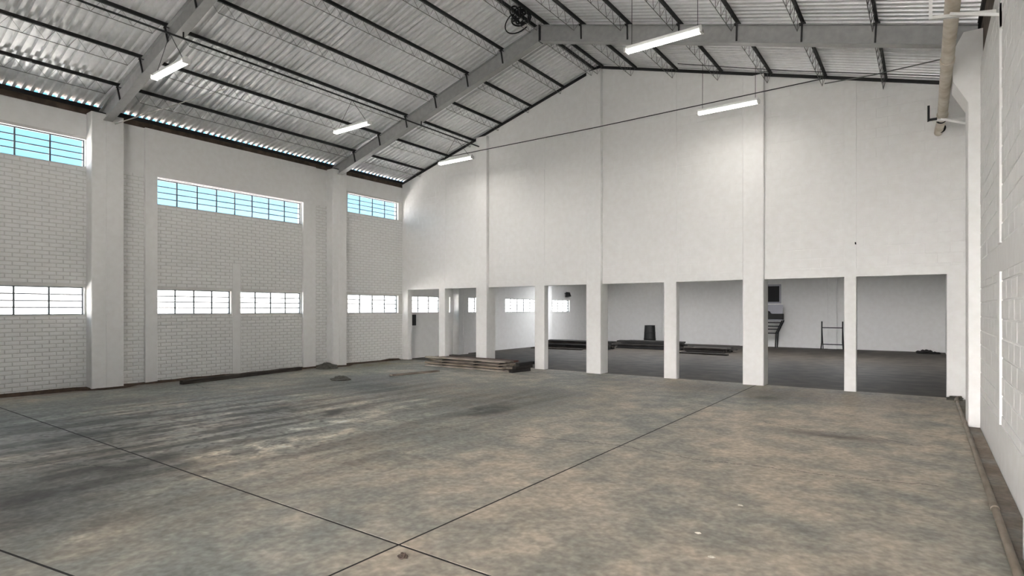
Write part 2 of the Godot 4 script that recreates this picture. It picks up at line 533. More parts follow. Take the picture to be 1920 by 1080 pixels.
func right_wall() -> void:
	var wall := structure("wall_right", "white painted block wall with a smooth base and bond beam")
	var st := begin()
	box(st, Vector3(XR, -0.05, ZF), Vector3(XR + 0.2, 5.3, ZB))
	obj("wall_core", st, M.block_joint, wall)
	st = begin()
	box(st, Vector3(XR - 0.012, 0.0, ZF), Vector3(XR + 0.02, 0.5, ZW))
	obj("smooth_base", st, M.block_paint, wall)
	st = begin()
	box(st, Vector3(XR - 0.008, 2.1, ZF), Vector3(XR + 0.02, 2.4, ZW))
	obj("bond_beam", st, M.block_paint, wall)
	for y in [[0.5, 2.1], [2.4, 4.9]]:
		st = begin()
		box(st, Vector3(XR - 0.028, y[0], -7.83), Vector3(XR + 0.02, y[1], -8.05))
		obj("mid_upright", st, M.column_paint, wall)
	var basis := Basis(Vector3(0, 0, 1), Vector3.UP, Vector3(-1, 0, 0))
	var zones := []
	for r in [[-13.8, -11.24], [-10.64, -8.05], [-7.83, -5.24], [-4.64, ZF]]:
		zones.append([r[0], 0.5, r[1], 2.1])
		zones.append([r[0], 2.4, r[1], 5.2])
	masonry(wall, "block", basis, Vector3(XR, 0, 0), zones, Vector2(0.40, 0.20), 0.014, 0.010, 0.005, M.block_paint, 300)
	var labels := ["white column of the block wall beside the hall entrance", "white column of the block wall at the entrance side of the hung pipe", "white column with flared head beside the gable wall", "white column of the back room against the block wall"]
	var k := 0
	for z in [1.39, -4.64, -10.64, -16.4]:
		var c := thing("column", labels[k], "column", Vector3.ZERO, 0.0, "portal frame columns")
		st = begin()
		var x0: float = [0.51, 0.545, 0.51, 0.5][k]
		var top: float = 5.3 if k < 3 else 3.3
		pillar(st, x0, XR + 0.02, z - 0.6, z, 0.0, top if k == 3 else 4.72, 0.012)
		obj("shaft", st, M.column_paint, c)
		if k < 3:   # the flared head that carries the girder
			st = begin()
			var ring := [Vector3(x0, 4.72, z), Vector3(XR + 0.02, 4.72, z), Vector3(XR + 0.02, 5.75, z), Vector3(x0 - 0.05, 5.75, z), Vector3(x0 - 0.2, 5.45, z), Vector3(x0 - 0.17, 5.05, z)]
			for v in ring.size(): ring[v] = ring[v] - Vector3(0, 0, 0.6)
			prism(st, ring, Vector3(0, 0, 0.6))
			obj("corbel", st, M.column_paint, c)
		k += 1
	# dark eaves angle on brackets above the wall
	var tr := structure("trim_2", "dark eaves angle above the block wall")
	st = begin()
	box(st, Vector3(XR - 0.02, roof_y(XR) - 0.10, ZF), Vector3(XR + 0.05, roof_y(XR + 0.05) - 0.002, ZW))
	obj("eaves_angle", st, M.black, tr)
	st = begin()
	box(st, Vector3(XR + 0.02, 5.3, ZF), Vector3(XR + 0.2, 5.9, ZB))
	obj("upper_wall", st, M.plate, tr)

func gable_wall() -> void:
	var wall := structure("wall_end", "white painted block gable wall above eight open bays")
	var st := begin()
	var top := 0.003
	var ring := [Vector3(XL, LINTEL, -13.98), Vector3(XR, LINTEL, -13.98), Vector3(XR, roof_y(XR) - top, -13.98), Vector3(RX, RY - top, -13.98), Vector3(XL, roof_y(XL) - top, -13.98)]
	prism(st, ring, Vector3(0, 0, 0.18))
	obj("wall_core", st, M.block_joint, wall)
	st = begin()   # lintel beam with a clean arris
	box(st, Vector3(XL, LINTEL - 0.002, -14.0), Vector3(XR, LINTEL + 0.16, ZW + 0.006))
	obj("lintel", st, M.column_paint, wall)
	var zones := []
	var edges := [XL, -12.87, -12.59, -11.22, -10.8, -9.12, -8.77, -7.39, -6.96, -5.27, -4.93, -3.37, -2.89, -1.37, -1.14, XR]
	for i in range(0, edges.size(), 2):
		zones.append([edges[i], LINTEL + 0.16, edges[i + 1], 8.2])
	masonry(wall, "block", Basis(Vector3.RIGHT, Vector3.UP, Vector3.BACK), Vector3(0, 0, ZW), zones, Vector2(0.40, 0.20), 0.010, 0.003, 0.002, M.block_paint, 300, true)
	# verge angles under the sheets
	st = begin()
	bar(st, Vector3(XL, roof_y(XL) - 0.06, ZW + 0.02), Vector3(RX, RY - 0.06, ZW + 0.02), 0.05, 0.06)
	obj("verge_angle", st, M.dark_steel, wall)
	st = begin()
	bar(st, Vector3(XR, roof_y(XR) - 0.06, ZW + 0.02), Vector3(RX, RY - 0.06, ZW + 0.02), 0.05, 0.06)
	obj("verge_angle", st, M.dark_steel, wall)
	# full-height columns and slim posts between the openings
	var cl := ["full height white column of the gable wall behind the weathered plank stack", "full height white column of the gable wall under the roof ridge", "full height white column of the gable wall nearest the block wall"]
	var k := 0
	for c in [[-11.22, -10.8], [-7.39, -6.96], [-3.37, -2.92]]:
		var o := thing("column", cl[k], "column", Vector3.ZERO, 0.0, "gable wall columns")
		st = begin()
		pillar(st, c[0], c[1], -14.12, -13.68, 0.0, minf(roof_y(c[0]), roof_y(c[1])) - 0.06, 0.012)
		obj("shaft", st, M.column_paint, o)
		k += 1
	var pl := ["slim white post between the two openings nearest the brick wall", "slim white post just beyond the end of the weathered plank stack", "slim white post at the middle of the bay beside the ridge column", "slim white post between the two openings nearest the block wall"]
	k = 0
	for c in [[-12.87, -12.6], [-9.12, -8.79], [-5.27, -4.95], [-1.37, -1.15]]:
		var o := thing("post", pl[k], "post", Vector3.ZERO, 0.0, "slim opening posts")
		st = begin()
		pillar(st, c[0], c[1], -14.0, -13.788, 0.0, LINTEL - 0.002, 0.01)
		obj("shaft", st, M.column_paint, o)
		var up := begin()
		pillar(up, c[0], c[1], -13.81, -13.792, LINTEL + 0.16, minf(roof_y(c[0]), roof_y(c[1])) - 0.1, 0.004)
		obj("flush_upright", up, M.column_paint, wall)
		k += 1
	var jl := ["white jamb of the opening beside the brick wall", "broad white jamb of the opening beside the block wall"]
	k = 0
	for c in [[XL, -14.3], [0.34, XR]]:
		var o := thing("jamb", jl[k], "jamb")
		st = begin()
		pillar(st, c[0], c[1], -14.0, -13.79, 0.0, LINTEL - 0.002, 0.008)
		obj("shaft", st, M.column_paint, o)
		k += 1
	st = begin()
	tube(st, [Vector3(-1.16, 3.06, ZW - 0.01), Vector3(-1.16, 3.06, ZW + 0.05), Vector3(-1.16, 3.09, ZW + 0.07)], 0.012, 6)
	tag(obj("wall_hook", st, M.black), "small dark hook above the post nearest the block wall", "hook")

func front_wall() -> void:
	var wall := structure("wall_front", "front wall with the wide open entrance")
	var st := begin()
	box(st, Vector3(XL, -0.05, ZF - 0.2), Vector3(DOOR_X0, DOOR_H, ZF))
	box(st, Vector3(DOOR_X1, -0.05, ZF - 0.2), Vector3(XR, DOOR_H, ZF))
	var ring := [Vector3(XL, DOOR_H, ZF - 0.2), Vector3(XR, DOOR_H, ZF - 0.2), Vector3(XR, roof_y(XR) - 0.03, ZF - 0.2), Vector3(RX, RY - 0.03, ZF - 0.2), Vector3(XL, roof_y(XL) - 0.03, ZF - 0.2)]
	prism(st, ring, Vector3(0, 0, 0.2))
	obj("wall_core", st, M.paint, wall)

func back_room() -> void:
	var wall := structure("wall_back", "pale far wall of the back room")
	var st := begin()
	box(st, Vector3(XL - 0.2, -0.05, ZB - 0.2), Vector3(XR + 0.2, 3.4, ZB))
	obj("wall_core", st, M.paint, wall)
	st = begin()
	box(st, Vector3(XL, 0.95, ZB - 0.01), Vector3(XR, 1.02, ZB + 0.012))
	obj("dado_band", st, M.paint, wall)
	for x in [-10.9, -7.1, -3.42]:
		st = begin()
		pillar(st, x, x + 0.34, ZB - 0.02, ZB + 0.1, 0.0, 3.3, 0.01)
		obj("pilaster", st, M.column_paint, wall)
	var ce := structure("ceiling_back", "flat concrete ceiling of the back room")
	st = begin()
	box(st, Vector3(XL - 0.2, 3.3, ZB - 0.2), Vector3(XR + 0.2, 3.45, -13.98))
	obj("ceiling_slab", st, M.paint, ce)

# ---------------------------------------------------------------- floor
func slab_mesh(x0: float, x1: float, z0: float, z1: float, uv: bool) -> ArrayMesh:
	var st := begin()
	var c := 0.001
	var o := [Vector3(x0, -0.06, z1), Vector3(x1, -0.06, z1), Vector3(x1, -0.06, z0), Vector3(x0, -0.06, z0)]
	var m := [Vector3(x0, -c, z1), Vector3(x1, -c, z1), Vector3(x1, -c, z0), Vector3(x0, -c, z0)]
	var t := [Vector3(x0 + c, 0, z1 - c), Vector3(x1 - c, 0, z1 - c), Vector3(x1 - c, 0, z0 + c), Vector3(x0 + c, 0, z0 + c)]
	var faces := [[t[0], t[1], t[2], t[3]]]
	for i in 4:
		var j := (i + 1) % 4
		faces.append([o[i], o[j], m[j], m[i]])
		faces.append([m[i], m[j], t[j], t[i]])
	for f in faces:
		var n: Vector3 = (f[1] - f[0]).cross(f[2] - f[0]).normalized()
		for v in [0, 2, 1, 0, 3, 2]:
			var p: Vector3 = f[v]
			st.set_normal(n)
			if uv: st.set_uv2(Vector2(p.x, p.z) * 0.83)
			if uv: st.set_uv(Vector2((p.x - FX0) / (FX1 - FX0), (p.z - FZ0) / (FZ1 - FZ0)))
			st.add_vertex(p)
	return st.commit()

func floor_and_ground() -> void:
	var fl := structure("floor", "stained grey brown concrete floor with straight joints")
	var g := 0.011
	put(slab_mesh(XL - 0.1, -3.09 - g, -2.89 + g, 3.2, true), "slab", M.slab, fl)
	put(slab_mesh(-3.09 + g, XR + 0.1, -2.89 + g, 3.2, true), "slab", M.slab, fl)
	put(slab_mesh(XL - 0.1, -3.09 - g, -13.9, -2.89 - g, true), "slab", M.slab, fl)
	put(slab_mesh(-3.09 + g, XR + 0.1, -13.9, -2.89 - g, true), "slab", M.slab, fl)
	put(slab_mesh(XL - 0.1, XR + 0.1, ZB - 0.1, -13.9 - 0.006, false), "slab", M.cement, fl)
	put(slab_mesh(XL - 0.1, XR + 0.1, 3.206, ZF, false), "slab", M.cement, fl)
	var st := begin()
	box(st, Vector3(XL - 0.15, -0.3, ZB - 0.15), Vector3(XR + 0.15, -0.0025, ZF))
	obj("joint_filler", st, M.filler, fl)
	st = begin()
	bar(st, Vector3(-7.2, 0.0, -0.84), Vector3(-3.11, 0.0, -1.56), 0.016, 0.003)
	obj("tarred_joint", st, M.filler, fl)
	var gr := structure("ground", "pale paved yard around the hall")
	st = begin()
	box(st, Vector3(-90, -0.4, ZF), Vector3(90, -0.05, 90))
	box(st, Vector3(-90, -0.4, -110), Vector3(XL - 0.2, -0.05, ZF))
	box(st, Vector3(XR + 0.2, -0.4, -110), Vector3(90, -0.05, ZF))
	obj("yard", st, M.apron, gr)

# ---------------------------------------------------------------- roof
func sheet_mesh(side: float, x_end: float, z_wide: float, ribs: int) -> ArrayMesh:   # a trapezoid-ribbed sheet from the ridge to the eaves, ribs down the slope
	var st := begin()
	var p := z_wide / ribs
	var prof := []
	for r in ribs:
		prof.append([r * p, 0.0]); prof.append([r * p + 0.40 * p, 0.0]); prof.append([r * p + 0.50 * p, 0.052]); prof.append([r * p + 0.90 * p, 0.052])
	prof.append([z_wide, 0.0])
	var run := absf(x_end - RX)
	for i in prof.size() - 1:
		var a: Array = prof[i]
		var b: Array = prof[i + 1]
		for up in [0.0, 0.004]:
			var r0 := Vector3(RX, RY + a[1] + up, -a[0])
			var r1 := Vector3(RX, RY + b[1] + up, -b[0])
			var e0 := Vector3(x_end, RY - RS * run + a[1] + up, -a[0])
			var e1 := Vector3(x_end, RY - RS * run + b[1] + up, -b[0])
			if (side > 0) == (up > 0): quad(st, r0, e0, e1, r1)
			else: quad(st, r0, r1, e1, e0)
	return st.commit()

func roof() -> void:
	var ce := structure("ceiling", "ribbed galvanised roof sheets on lattice purlins")
	var wide := 0.145 * 7
	var l := sheet_mesh(-1, XL + 0.005, wide, 7)
	var r := sheet_mesh(1, XR + 0.3, wide, 7)
	var z := -13.98 + wide * 19
	while z > -13.9:
		put(l, "roof_sheet", M.sheet, ce, Transform3D(Basis.IDENTITY, Vector3(0, rng.randf_range(0, 0.002), z)))
		put(r, "roof_sheet", M.sheet, ce, Transform3D(Basis.IDENTITY, Vector3(0, rng.randf_range(0, 0.002), z)))
		z -= wide
	var st := begin()
	for s in [-1.0, 1.0]:
		quad(st, Vector3(RX, RY + 0.10, ZF), Vector3(RX + s * 0.3, RY + 0.012, ZF), Vector3(RX + s * 0.3, RY + 0.012, -13.98), Vector3(RX, RY + 0.10, -13.98))
	obj("ridge_cap", st, M.sheet, ce)
	# lattice purlins
	var xs := []
	for k in range(-6, 7):
		if k == 0:
			xs.append(RX - 0.13); xs.append(RX + 0.13)
		else: xs.append(RX + k * 1.075)
	for i in xs.size():
		var x: float = xs[i]
		var y := roof_y(x)
		var order: Array = ["lowest", "second", "third", "fourth", "fifth", "sixth"]
		var said: String = "dark lattice purlin, %s one up from the eaves over the brick wall" % order[i] if i < 6 else ("dark lattice purlin, %s one up from the eaves over the block wall" % order[13 - i] if i > 7 else "dark lattice purlin along the roof ridge on the %s wall side" % ["brick", "block"][i - 6])
		var p := thing("purlin", said, "purlin", Vector3.ZERO, 0.0, "lattice purlins")
		var c := begin()
		box(c, Vector3(x - 0.022, y - 0.068, ZF - 0.25), Vector3(x + 0.022, y - 0.006, -13.79))
		obj("top_chord", c, M.dark_steel, p)
		var deep := 0.30
		var tilt := signf(x - RX) * -0.04
		var bays := [[ZF - 0.3, 1.25], [0.93, -4.78], [-5.10, -10.81], [-11.13, -13.72]]
		for b in bays:
			var n := maxi(2, int(round((b[0] - b[1]) / 0.32)))
			var low := begin()
			tube(low, [Vector3(x + tilt, y - deep, b[0] - 0.16), Vector3(x + tilt, y - deep, b[1] + 0.16)], 0.006, 5)
			obj("bottom_chord", low, M.rod, p)
			var web := []
			for q in n * 2 + 1:
				var zz: float = lerpf(b[0], b[1], q / (2.0 * n))
				web.append(Vector3(x, y - 0.066, zz) if q % 2 == 0 else Vector3(x + tilt, y - deep, zz))
			var wb := begin()
			tube(wb, web, 0.0045, 4)
			obj("web_rod", wb, M.rod, p)
	# portal girders
	var gl := ["grey steel roof girder above the hall entrance",  "grey steel roof girder over the column before the recessed bay", "grey steel roof girder over the column after the recessed bay"]
	for f in 3:
		var zc: float = FRAMES[f]
		var g := thing("roof_girder", gl[f], "girder", Vector3.ZERO, 0.0, "portal girders")
		for s in [-1.0, 1.0]:
			var xe := XL + 0.06 if s < 0 else XR - 0.02
			var top := 0.088
			var deep := 0.31
			var w := begin()
			var ring := [Vector3(xe, roof_y(xe) - top - deep, zc - 0.035), Vector3(RX, RY - top - deep - 0.06, zc - 0.035), Vector3(RX, RY - top, zc - 0.035), Vector3(xe, roof_y(xe) - top, zc - 0.035)]
			if s > 0: ring.reverse()
			prism(w, ring, Vector3(0, 0, 0.07))
			obj("rafter_web", w, M.girder, g)
			for e in [0.0, deep]:
				var fl := begin()
				var drop: float = 0.06 if e > 0 else 0.0
				bar(fl, Vector3(xe, roof_y(xe) - top - e + (-0.008 if e == 0 else 0.0), zc), Vector3(RX, RY - top - e - drop + (-0.008 if e == 0 else 0.0), zc), 0.17, 0.016)
				obj("flange", fl, M.girder, g)
		var pl := begin()
		box(pl, Vector3(RX - 0.012, RY - 0.47, zc - 0.08), Vector3(RX + 0.012, RY - 0.09, zc + 0.09))
		obj("ridge_plate", pl, M.dark_steel, g)
		for x: float in xs:
			if absf(x - RX) < 0.5: continue
			var cl := begin()
			bar(cl, Vector3(x, roof_y(x) - 0.05, zc + 0.10), Vector3(x + signf(x - RX) * -0.02, roof_y(x) - 0.38, zc + 0.045), 0.026, 0.026)
			box(cl, Vector3(x - 0.05, roof_y(x) - 0.098, zc - 0.06), Vector3(x + 0.05, roof_y(x) - 0.07, zc + 0.10))
			obj("purlin_cleat", cl, M.dark_steel, g)
	# bracing rods, tie rod and cables
	st = begin()
	tube(st, [Vector3(XL + 0.35, 5.72, -5.05), Vector3(-12.5, roof_y(-12.5) - 0.12, -6.55)], 0.011, 6)
	tag(obj("bracing_rod", st, M.pale_rod), "thin pale bracing rod from the column head up to the roof", "rod")
	st = begin()
	tube(st, [Vector3(-12.3, 6.52, -13.5), Vector3(-7.0, 6.485, -13.5), Vector3(-1.68, 6.52, -13.5)], 0.011, 6)
	tag(obj("tie_rod", st, M.dark_steel), "long thin dark tie rod stretched level before the gable wall", "rod")
	st = begin()
	tube(st, [Vector3(-10.87, 6.6, ZF - 0.3), Vector3(-10.87, 6.6, -13.4)], 0.018, 6)
	for zf in FRAMES:
		bar(st, Vector3(-10.87, 6.6, zf), Vector3(-10.87, 6.8, zf), 0.02, 0.02)
	tag(obj("lamp_conduit", st, M.dark_steel), "straight dark conduit carrying the lamps over the brick wall side", "conduit")
	st = begin()
	tube(st, [Vector3(-4.5, 7.22, -12.62), Vector3(-2.2, 6.5, -12.62), Vector3(0.3, 5.8, -12.62)], 0.008, 5)
	tag(obj("supply_cable", st, M.dark_steel), "thin dark cable sloping along the roof to the hung pipe", "cable")
	st = begin()
	tube(st, [Vector3(-1.62, 6.2, -12.9), Vector3(-0.8, 6.14, -12.8), Vector3(0.25, 6.0, -12.3)], 0.012, 5)
	tag(obj("slack_cable", st, M.rod), "slack cable crossing the last roof bay beside the hung pipe", "cable")
	var coil := thing("cable_coil", "tangled dark coil of cable hanging at the roof ridge", "cable", Vector3(RX - 0.02, RY - 0.2, -10.15))
	for k in 7:
		st = begin()
		var pts := []
		var rad := 0.14 + 0.03 * (k % 3)
		var ax := Basis(Vector3(1, 0.3 * k, 0.4 * (k % 4) - 0.5).normalized(), 0.55 * k)
		for a in 21:
			var t := TAU * a / 20.0
			pts.append(ax * Vector3(cos(t) * rad, sin(t) * rad * 0.75, 0.02 * sin(3 * t)) + Vector3(0.03 * sin(k * 2.0), 0.02 * cos(k), 0.05 * (k - 3)))
		tube(st, pts, 0.018, 6, false)
		obj("cable_loop", st, M.black, coil)
	st = begin()
	var pts := []
	for a in 15:
		var t := PI * a / 14.0
		pts.append(Vector3(-0.30 * sin(t) - 0.02, -0.10 - 0.16 * sin(t), 0.3 * cos(t)))
	tube(st, pts, 0.013, 6)
	obj("hanging_loop", st, M.black, coil)

# ---------------------------------------------------------------- lamps
func lamp(x: float, z: float, label: String, group: String, ends: Array, y := 5.95, power := LAMP) -> void:
	var o := thing("tube_lamp", label, "lamp", Vector3(x, y, z), 0.0, group)
	var st := begin()
	prism(st, [Vector3(-0.62, 0.03, 0.035), Vector3(-0.62, 0.09, 0.02), Vector3(-0.62, 0.09, -0.02), Vector3(-0.62, 0.03, -0.035)], Vector3(1.24, 0, 0))
	var batten := obj("batten", st, M.batten, o)
	for s in [-1.0, 1.0]:
		st = begin()
		tube(st, [Vector3(-0.60, 0, s * 0.034), Vector3(0.60, 0, s * 0.034)], 0.026, 10)
		obj("tube", st, M.tube, o)
		st = begin()
		box(st, Vector3(s * 0.60, -0.03, -0.06), Vector3(s * 0.64, 0.05, 0.06))
		obj("lamp_holder", st, M.batten, batten)
	for e in ends:
		st = begin()
		tube(st, [Vector3(e[0], 0.08, 0), Vector3(e[1], e[2], 0)], 0.005, 5)
		obj("hanging_wire", st, M.dark_steel, o)
	var a := AreaLight3D.new()
	a.name = "lamp_light"
	a.area_size = Vector2(1.2, 0.1)
	a.light_color = Color(1.0, 0.985, 0.955) if y > 4.0 else Color(0.97, 0.985, 1.0)
	a.light_energy = power
	a.light_size = 0.1
	a.set("area_range", 40.0)
	a.shadow_enabled = true
	a.rotation.x = -PI / 2
	a.position = Vector3(0, -0.045, 0)
	o.add_child(a)

func lamps() -> void:
	lamp(-10.88, -4.71, "lit tube lamp hanging under the girder before the recessed bay", "hanging tube lamps", [[-0.5, 0.008, 0.65], [0.5, 0.012, 0.65]])
	lamp(-10.88, -8.70, "lit tube lamp on the conduit above the recessed bay", "hanging tube lamps", [[-0.5, 0.008, 0.65], [0.5, 0.012, 0.65]])
	lamp(-10.88, -12.35, "lit tube lamp on the conduit close to the gable wall", "hanging tube lamps", [[-0.5, 0.008, 0.65], [0.5, 0.012, 0.65]])
	lamp(-10.88, -0.85, "lit tube lamp on the conduit near the hall entrance", "hanging tube lamps", [[-0.5, 0.008, 0.65], [0.5, 0.012, 0.65]])
	lamp(-3.38, -8.78, "lit tube lamp hung under the roof girder on the block wall side", "hanging tube lamps", [[-0.52, -0.515, 1.08], [0.56, 0.56, 0.77]])
	lamp(-3.38, -12.46, "lit tube lamp before the gable wall on the block wall side", "hanging tube lamps", [[-0.52, -0.515, 1.08], [0.56, 0.56, 0.77]])
	lamp(-3.38, -4.85, "lit tube lamp over the middle of the block wall side", "hanging tube lamps", [[-0.52, -0.515, 1.08], [0.56, 0.56, 0.77]])
	lamp(-3.38, -0.95, "lit tube lamp by the entrance on the block wall side", "hanging tube lamps", [[-0.52, -0.515, 1.08], [0.56, 0.56, 0.77]])

	var k := 0
	for x in [-12.4, -8.9, -5.4, -1.9]:  # unseen lamps added above the lintel to brighten the back room
		lamp(x, -22.4, ["added unseen tube lamp on the back room ceiling nearest the low windows", "added unseen tube lamp on the back room ceiling beside the ridge line", "added unseen tube lamp on the back room ceiling before the far stand", "added unseen tube lamp on the back room ceiling nearest the block wall"][k], "added back room tube lamps", [[-0.5, -0.5, 0.125], [0.5, 0.5, 0.125]], 3.18, ADDED_BACK_LAMP)
		k += 1

# ---------------------------------------------------------------- pipes
func pipes() -> void:
	var x := 0.255
	var y := 5.15
	var p := thing("hung_pipe", "large grimy white drain pipe hung along the top of the block wall", "pipe")
	var z := -1.0
	while z > -12.6:
		var st := begin()
		var z1 := maxf(z - 3.0, -12.75)
		tube(st, [Vector3(x, y, z), Vector3(x, y, z1)], 0.075, 18)
		var length := obj("pipe_length", st, M.pvc, p)
		st = begin()
		tube(st, [Vector3(x, y, z1 + 0.09), Vector3(x, y, z1 - 0.05)], 0.086, 18)
		obj("socket", st, M.pvc, length)
		z = z1
	var st := begin()
	tube(st, [Vector3(x, y, -12.75), Vector3(x - 0.01, y, -13.2), Vector3(x - 0.03, y - 0.01, -13.5), Vector3(x - 0.04, y - 0.03, -13.79)], 0.07, 18)
	obj("pipe_bend", st, M.pvc, p)
	for zz in [-12.95, -13.62]:
		st = begin()
		tube(st, [Vector3(x - 0.01, y, zz + 0.02), Vector3(x - 0.012, y, zz - 0.02)], 0.084, 18)
		obj("clamp_ring", st, M.black, p)
	# welded steel brackets
	var labels := ["white steel bracket holding the hung pipe near the middle upright", "white steel bracket holding the hung pipe beside the gable wall", "white steel bracket holding the hung pipe by the entrance"]
	var k := 0
	for zz in [-8.15, -12.55, -2.2]:
		var b := thing("pipe_bracket", labels[k], "bracket", Vector3.ZERO, 0.0, "pipe brackets")
		st = begin()
		bar(st, Vector3(x - 0.2, y - 0.105, zz), Vector3(XR, y - 0.105, zz - 0.25), 0.035, 0.04)
		obj("cross_bar", st, M.column_paint, b)
		st = begin()
		bar(st, Vector3(x - 0.2, y - 0.12, zz), Vector3(x - 0.2, y + 0.16, zz), 0.035, 0.035)
		if k == 1: bar(st, Vector3(x - 0.2, y - 0.10, zz + 0.03), Vector3(x - 0.08, y - 0.10, zz + 0.03), 0.035, 0.035)
		obj("end_stop", st, M.black if k == 1 else M.column_paint, b)
		st = begin()
		bar(st, Vector3(x - 0.02, y - 0.115, zz + 0.02), Vector3(XR, y - 0.37, zz + 0.3), 0.03, 0.03)
		obj("brace", st, M.column_paint, b)
		st = begin()
		bar(st, Vector3(XR - 0.012, y - 0.5, zz + 0.3), Vector3(XR - 0.012, y + 0.35, zz + 0.3), 0.04, 0.03)
		obj("wall_rail", st, M.column_paint, b)
		k += 1
	var f := thing("floor_pipe", "dusty steel pipe lying on the floor along the block wall", "pipe")
	z = 2.6
	while z > -12.9:
		st = begin()
		var z1 := maxf(z - 4.45, -13.2)
		tube(st, [Vector3(0.478, 0.03, z), Vector3(0.478, 0.03, z1)], 0.028, 12)
		var length := obj("pipe_length", st, M.floor_pipe, f)
		st = begin()
		tube(st, [Vector3(0.478, 0.034, z1 + 0.06), Vector3(0.478, 0.034, z1 - 0.05)], 0.034, 12)
		obj("coupling", st, M.floor_pipe, length)
		z = z1
	st = begin()
	tube(st, [Vector3(0.478, 0.03, -13.2), Vector3(0.47, 0.03, -13.45), Vector3(0.5, 0.05, -13.62), Vector3(0.55, 0.05, -13.7)], 0.028, 12)
	obj("bend", st, M.floor_pipe, f)

# ---------------------------------------------------------------- timber and loose things
func plank_mesh(length: float, wide: float, thick: float, bow: float, twist: float) -> ArrayMesh:   # along x, centred, resting on y = 0
	var st := begin()
	var n := 7
	var rings := []
	for i in n + 1:
		var t := float(i) / n - 0.5
		var y := bow * (0.25 - t * t) * 4.0
		var a := twist * t
		var side := Vector3(0, sin(a), cos(a)) * wide * 0.5
		var up := Vector3(0, cos(a), -sin(a)) * thick
		var c := Vector3(t * length, y + absf(sin(a)) * wide * 0.5, bow * 0.4 * sin(t * 5.0))
		var e := 0.006
		rings.append([c - side, c + side, c + side + up * (1 - e / thick), c + side * (1 - 2 * e / wide) + up, c - side * (1 - 2 * e / wide) + up, c - side + up * (1 - e / thick)])
	for i in n:
		for k in 6:
			var j := (k + 1) % 6
			quad(st, rings[i][j], rings[i][k], rings[i + 1][k], rings[i + 1][j])
	for e in [0, n]:
		for k in range(1, 5):
			if e == 0: tri(st, rings[e][0], rings[e][k], rings[e][k + 1])
			else: tri(st, rings[e][0], rings[e][k + 1], rings[e][k])
	return st.commit()

func plank(called: String, label: String, group: String, at: Vector3, turn: float, length: float, wide: float, thick: float, m: Material, bow := 0.0, twist := 0.0, pitch := 0.0) -> void:
	var o := put(plank_mesh(length, wide, thick, bow, twist), called, m, self)
	o.rotation = Vector3(0, turn, pitch)
	o.position = at
	tag(o, label, "plank" if called != "timber_beam" else "timber", group)

func timber() -> void:
	var front := "weathered planks stacked before the gable wall"
	var label := ["weathered grey plank in the bottom layer of the stack before the gable wall", "weathered grey plank in the second layer of the stack before the gable wall", "weathered grey plank in the third layer of the stack before the gable wall", "weathered grey plank on top of the stack before the gable wall"]
	for layer in 4:
		var count: int = [5, 5, 4, 3][layer]
		for i in count:
			var z: float = -12.62 - (i + 0.5 * (5 - count)) * 0.205 + rng.randf_range(-0.006, 0.006)
			var len: float = rng.randf_range(2.9, 3.5) - layer * 0.1
			var x: float = -9.12 - len / 2 - rng.randf_range(0.0, 0.28)
			var m: Material = M["wood%d" % (3 if layer == 3 and i == 2 else (layer * 2 + i) % 3)]
			plank("plank", label[layer], front, Vector3(x, 0.004 + layer * 0.074, z), rng.randf_range(-0.003, 0.003) - 0.02, len, 0.176, 0.042, m, 0.004, rng.randf_range(-0.02, 0.02))
	for layer in 3:
		for x in [-11.6, -10.4, -9.5]:
			plank("sticker", "thin dark batten spacing the layers of the weathered plank stack", "stack spacers", Vector3(x, 0.048 + layer * 0.074, -13.0), PI / 2, 0.82, 0.05, 0.029, M.char1)
	for i in 3:   # short dark offcuts against the end of the stack
		plank("offcut", "short dark timber offcut leaning at the end of the plank stack", "dark offcuts at the plank stack", Vector3(-8.98 + 0.02 * i, 0.004 + 0.085 * i, -12.85 - 0.1 * i), 1.45 + 0.06 * i, 0.75, 0.12, 0.08, M["char%d" % i])
	plank("loose_plank", "single long plank lying alone on the floor before the plank stack", "", Vector3(-10.97, 0.003, -10.85), PI / 2 - 0.18, 1.5, 0.15, 0.04, M.wood1)
	plank("timber_beam", "long brown timber lying on the floor beside the brick wall", "", Vector3(-13.98, 0.003, -7.9), PI / 2 + 0.17, 3.5, 0.12, 0.09, M.char3)
	# dark stacks in the back room
	var stacks := [
		[-12.5, -22.2, 3.2, 5, 0.02, "dark plank in the back room stack nearest the low windows", "dark planks nearest the low windows"],
		[-9.7, -23.9, 2.9, 5, 0.01, "dark plank in the middle stack of the back room", "dark planks in the middle of the back room"],
		[-7.05, -23.4, 1.75, 3, -0.02, "dark plank in the low back room stack towards the block wall", "dark planks of the low back room stack"]]
	for s in stacks:
		for layer in int(s[3]):
			for i in 4 - (1 if layer > 2 else 0):
				var l: float = s[2] * rng.randf_range(0.85, 1.05)
				plank("dark_plank", s[5] + [", bottom layer", ", second layer", ", third layer", ", fourth layer", ", top layer"][layer], s[6], Vector3(s[0] + rng.randf_range(-0.1, 0.1), 0.004 + layer * 0.067, s[1] + (i - 1.5) * 0.29 + rng.randf_range(-0.012, 0.012)), s[4] + rng.randf_range(-0.008, 0.008), l, 0.23, 0.05, M["char%d" % rng.randi_range(0, 3)], 0.012, rng.randf_range(-0.04, 0.04))
	plank("dark_plank", "dark plank lying loose on the floor before the low back room stack", "", Vector3(-7.1, 0.004, -22.0), -0.12, 2.4, 0.2, 0.05, M.char1)
	plank("dark_plank", "dark plank lying loose before the stack nearest the low windows", "", Vector3(-12.9, 0.004, -21.2), 0.1, 2.4, 0.2, 0.05, M.char3)

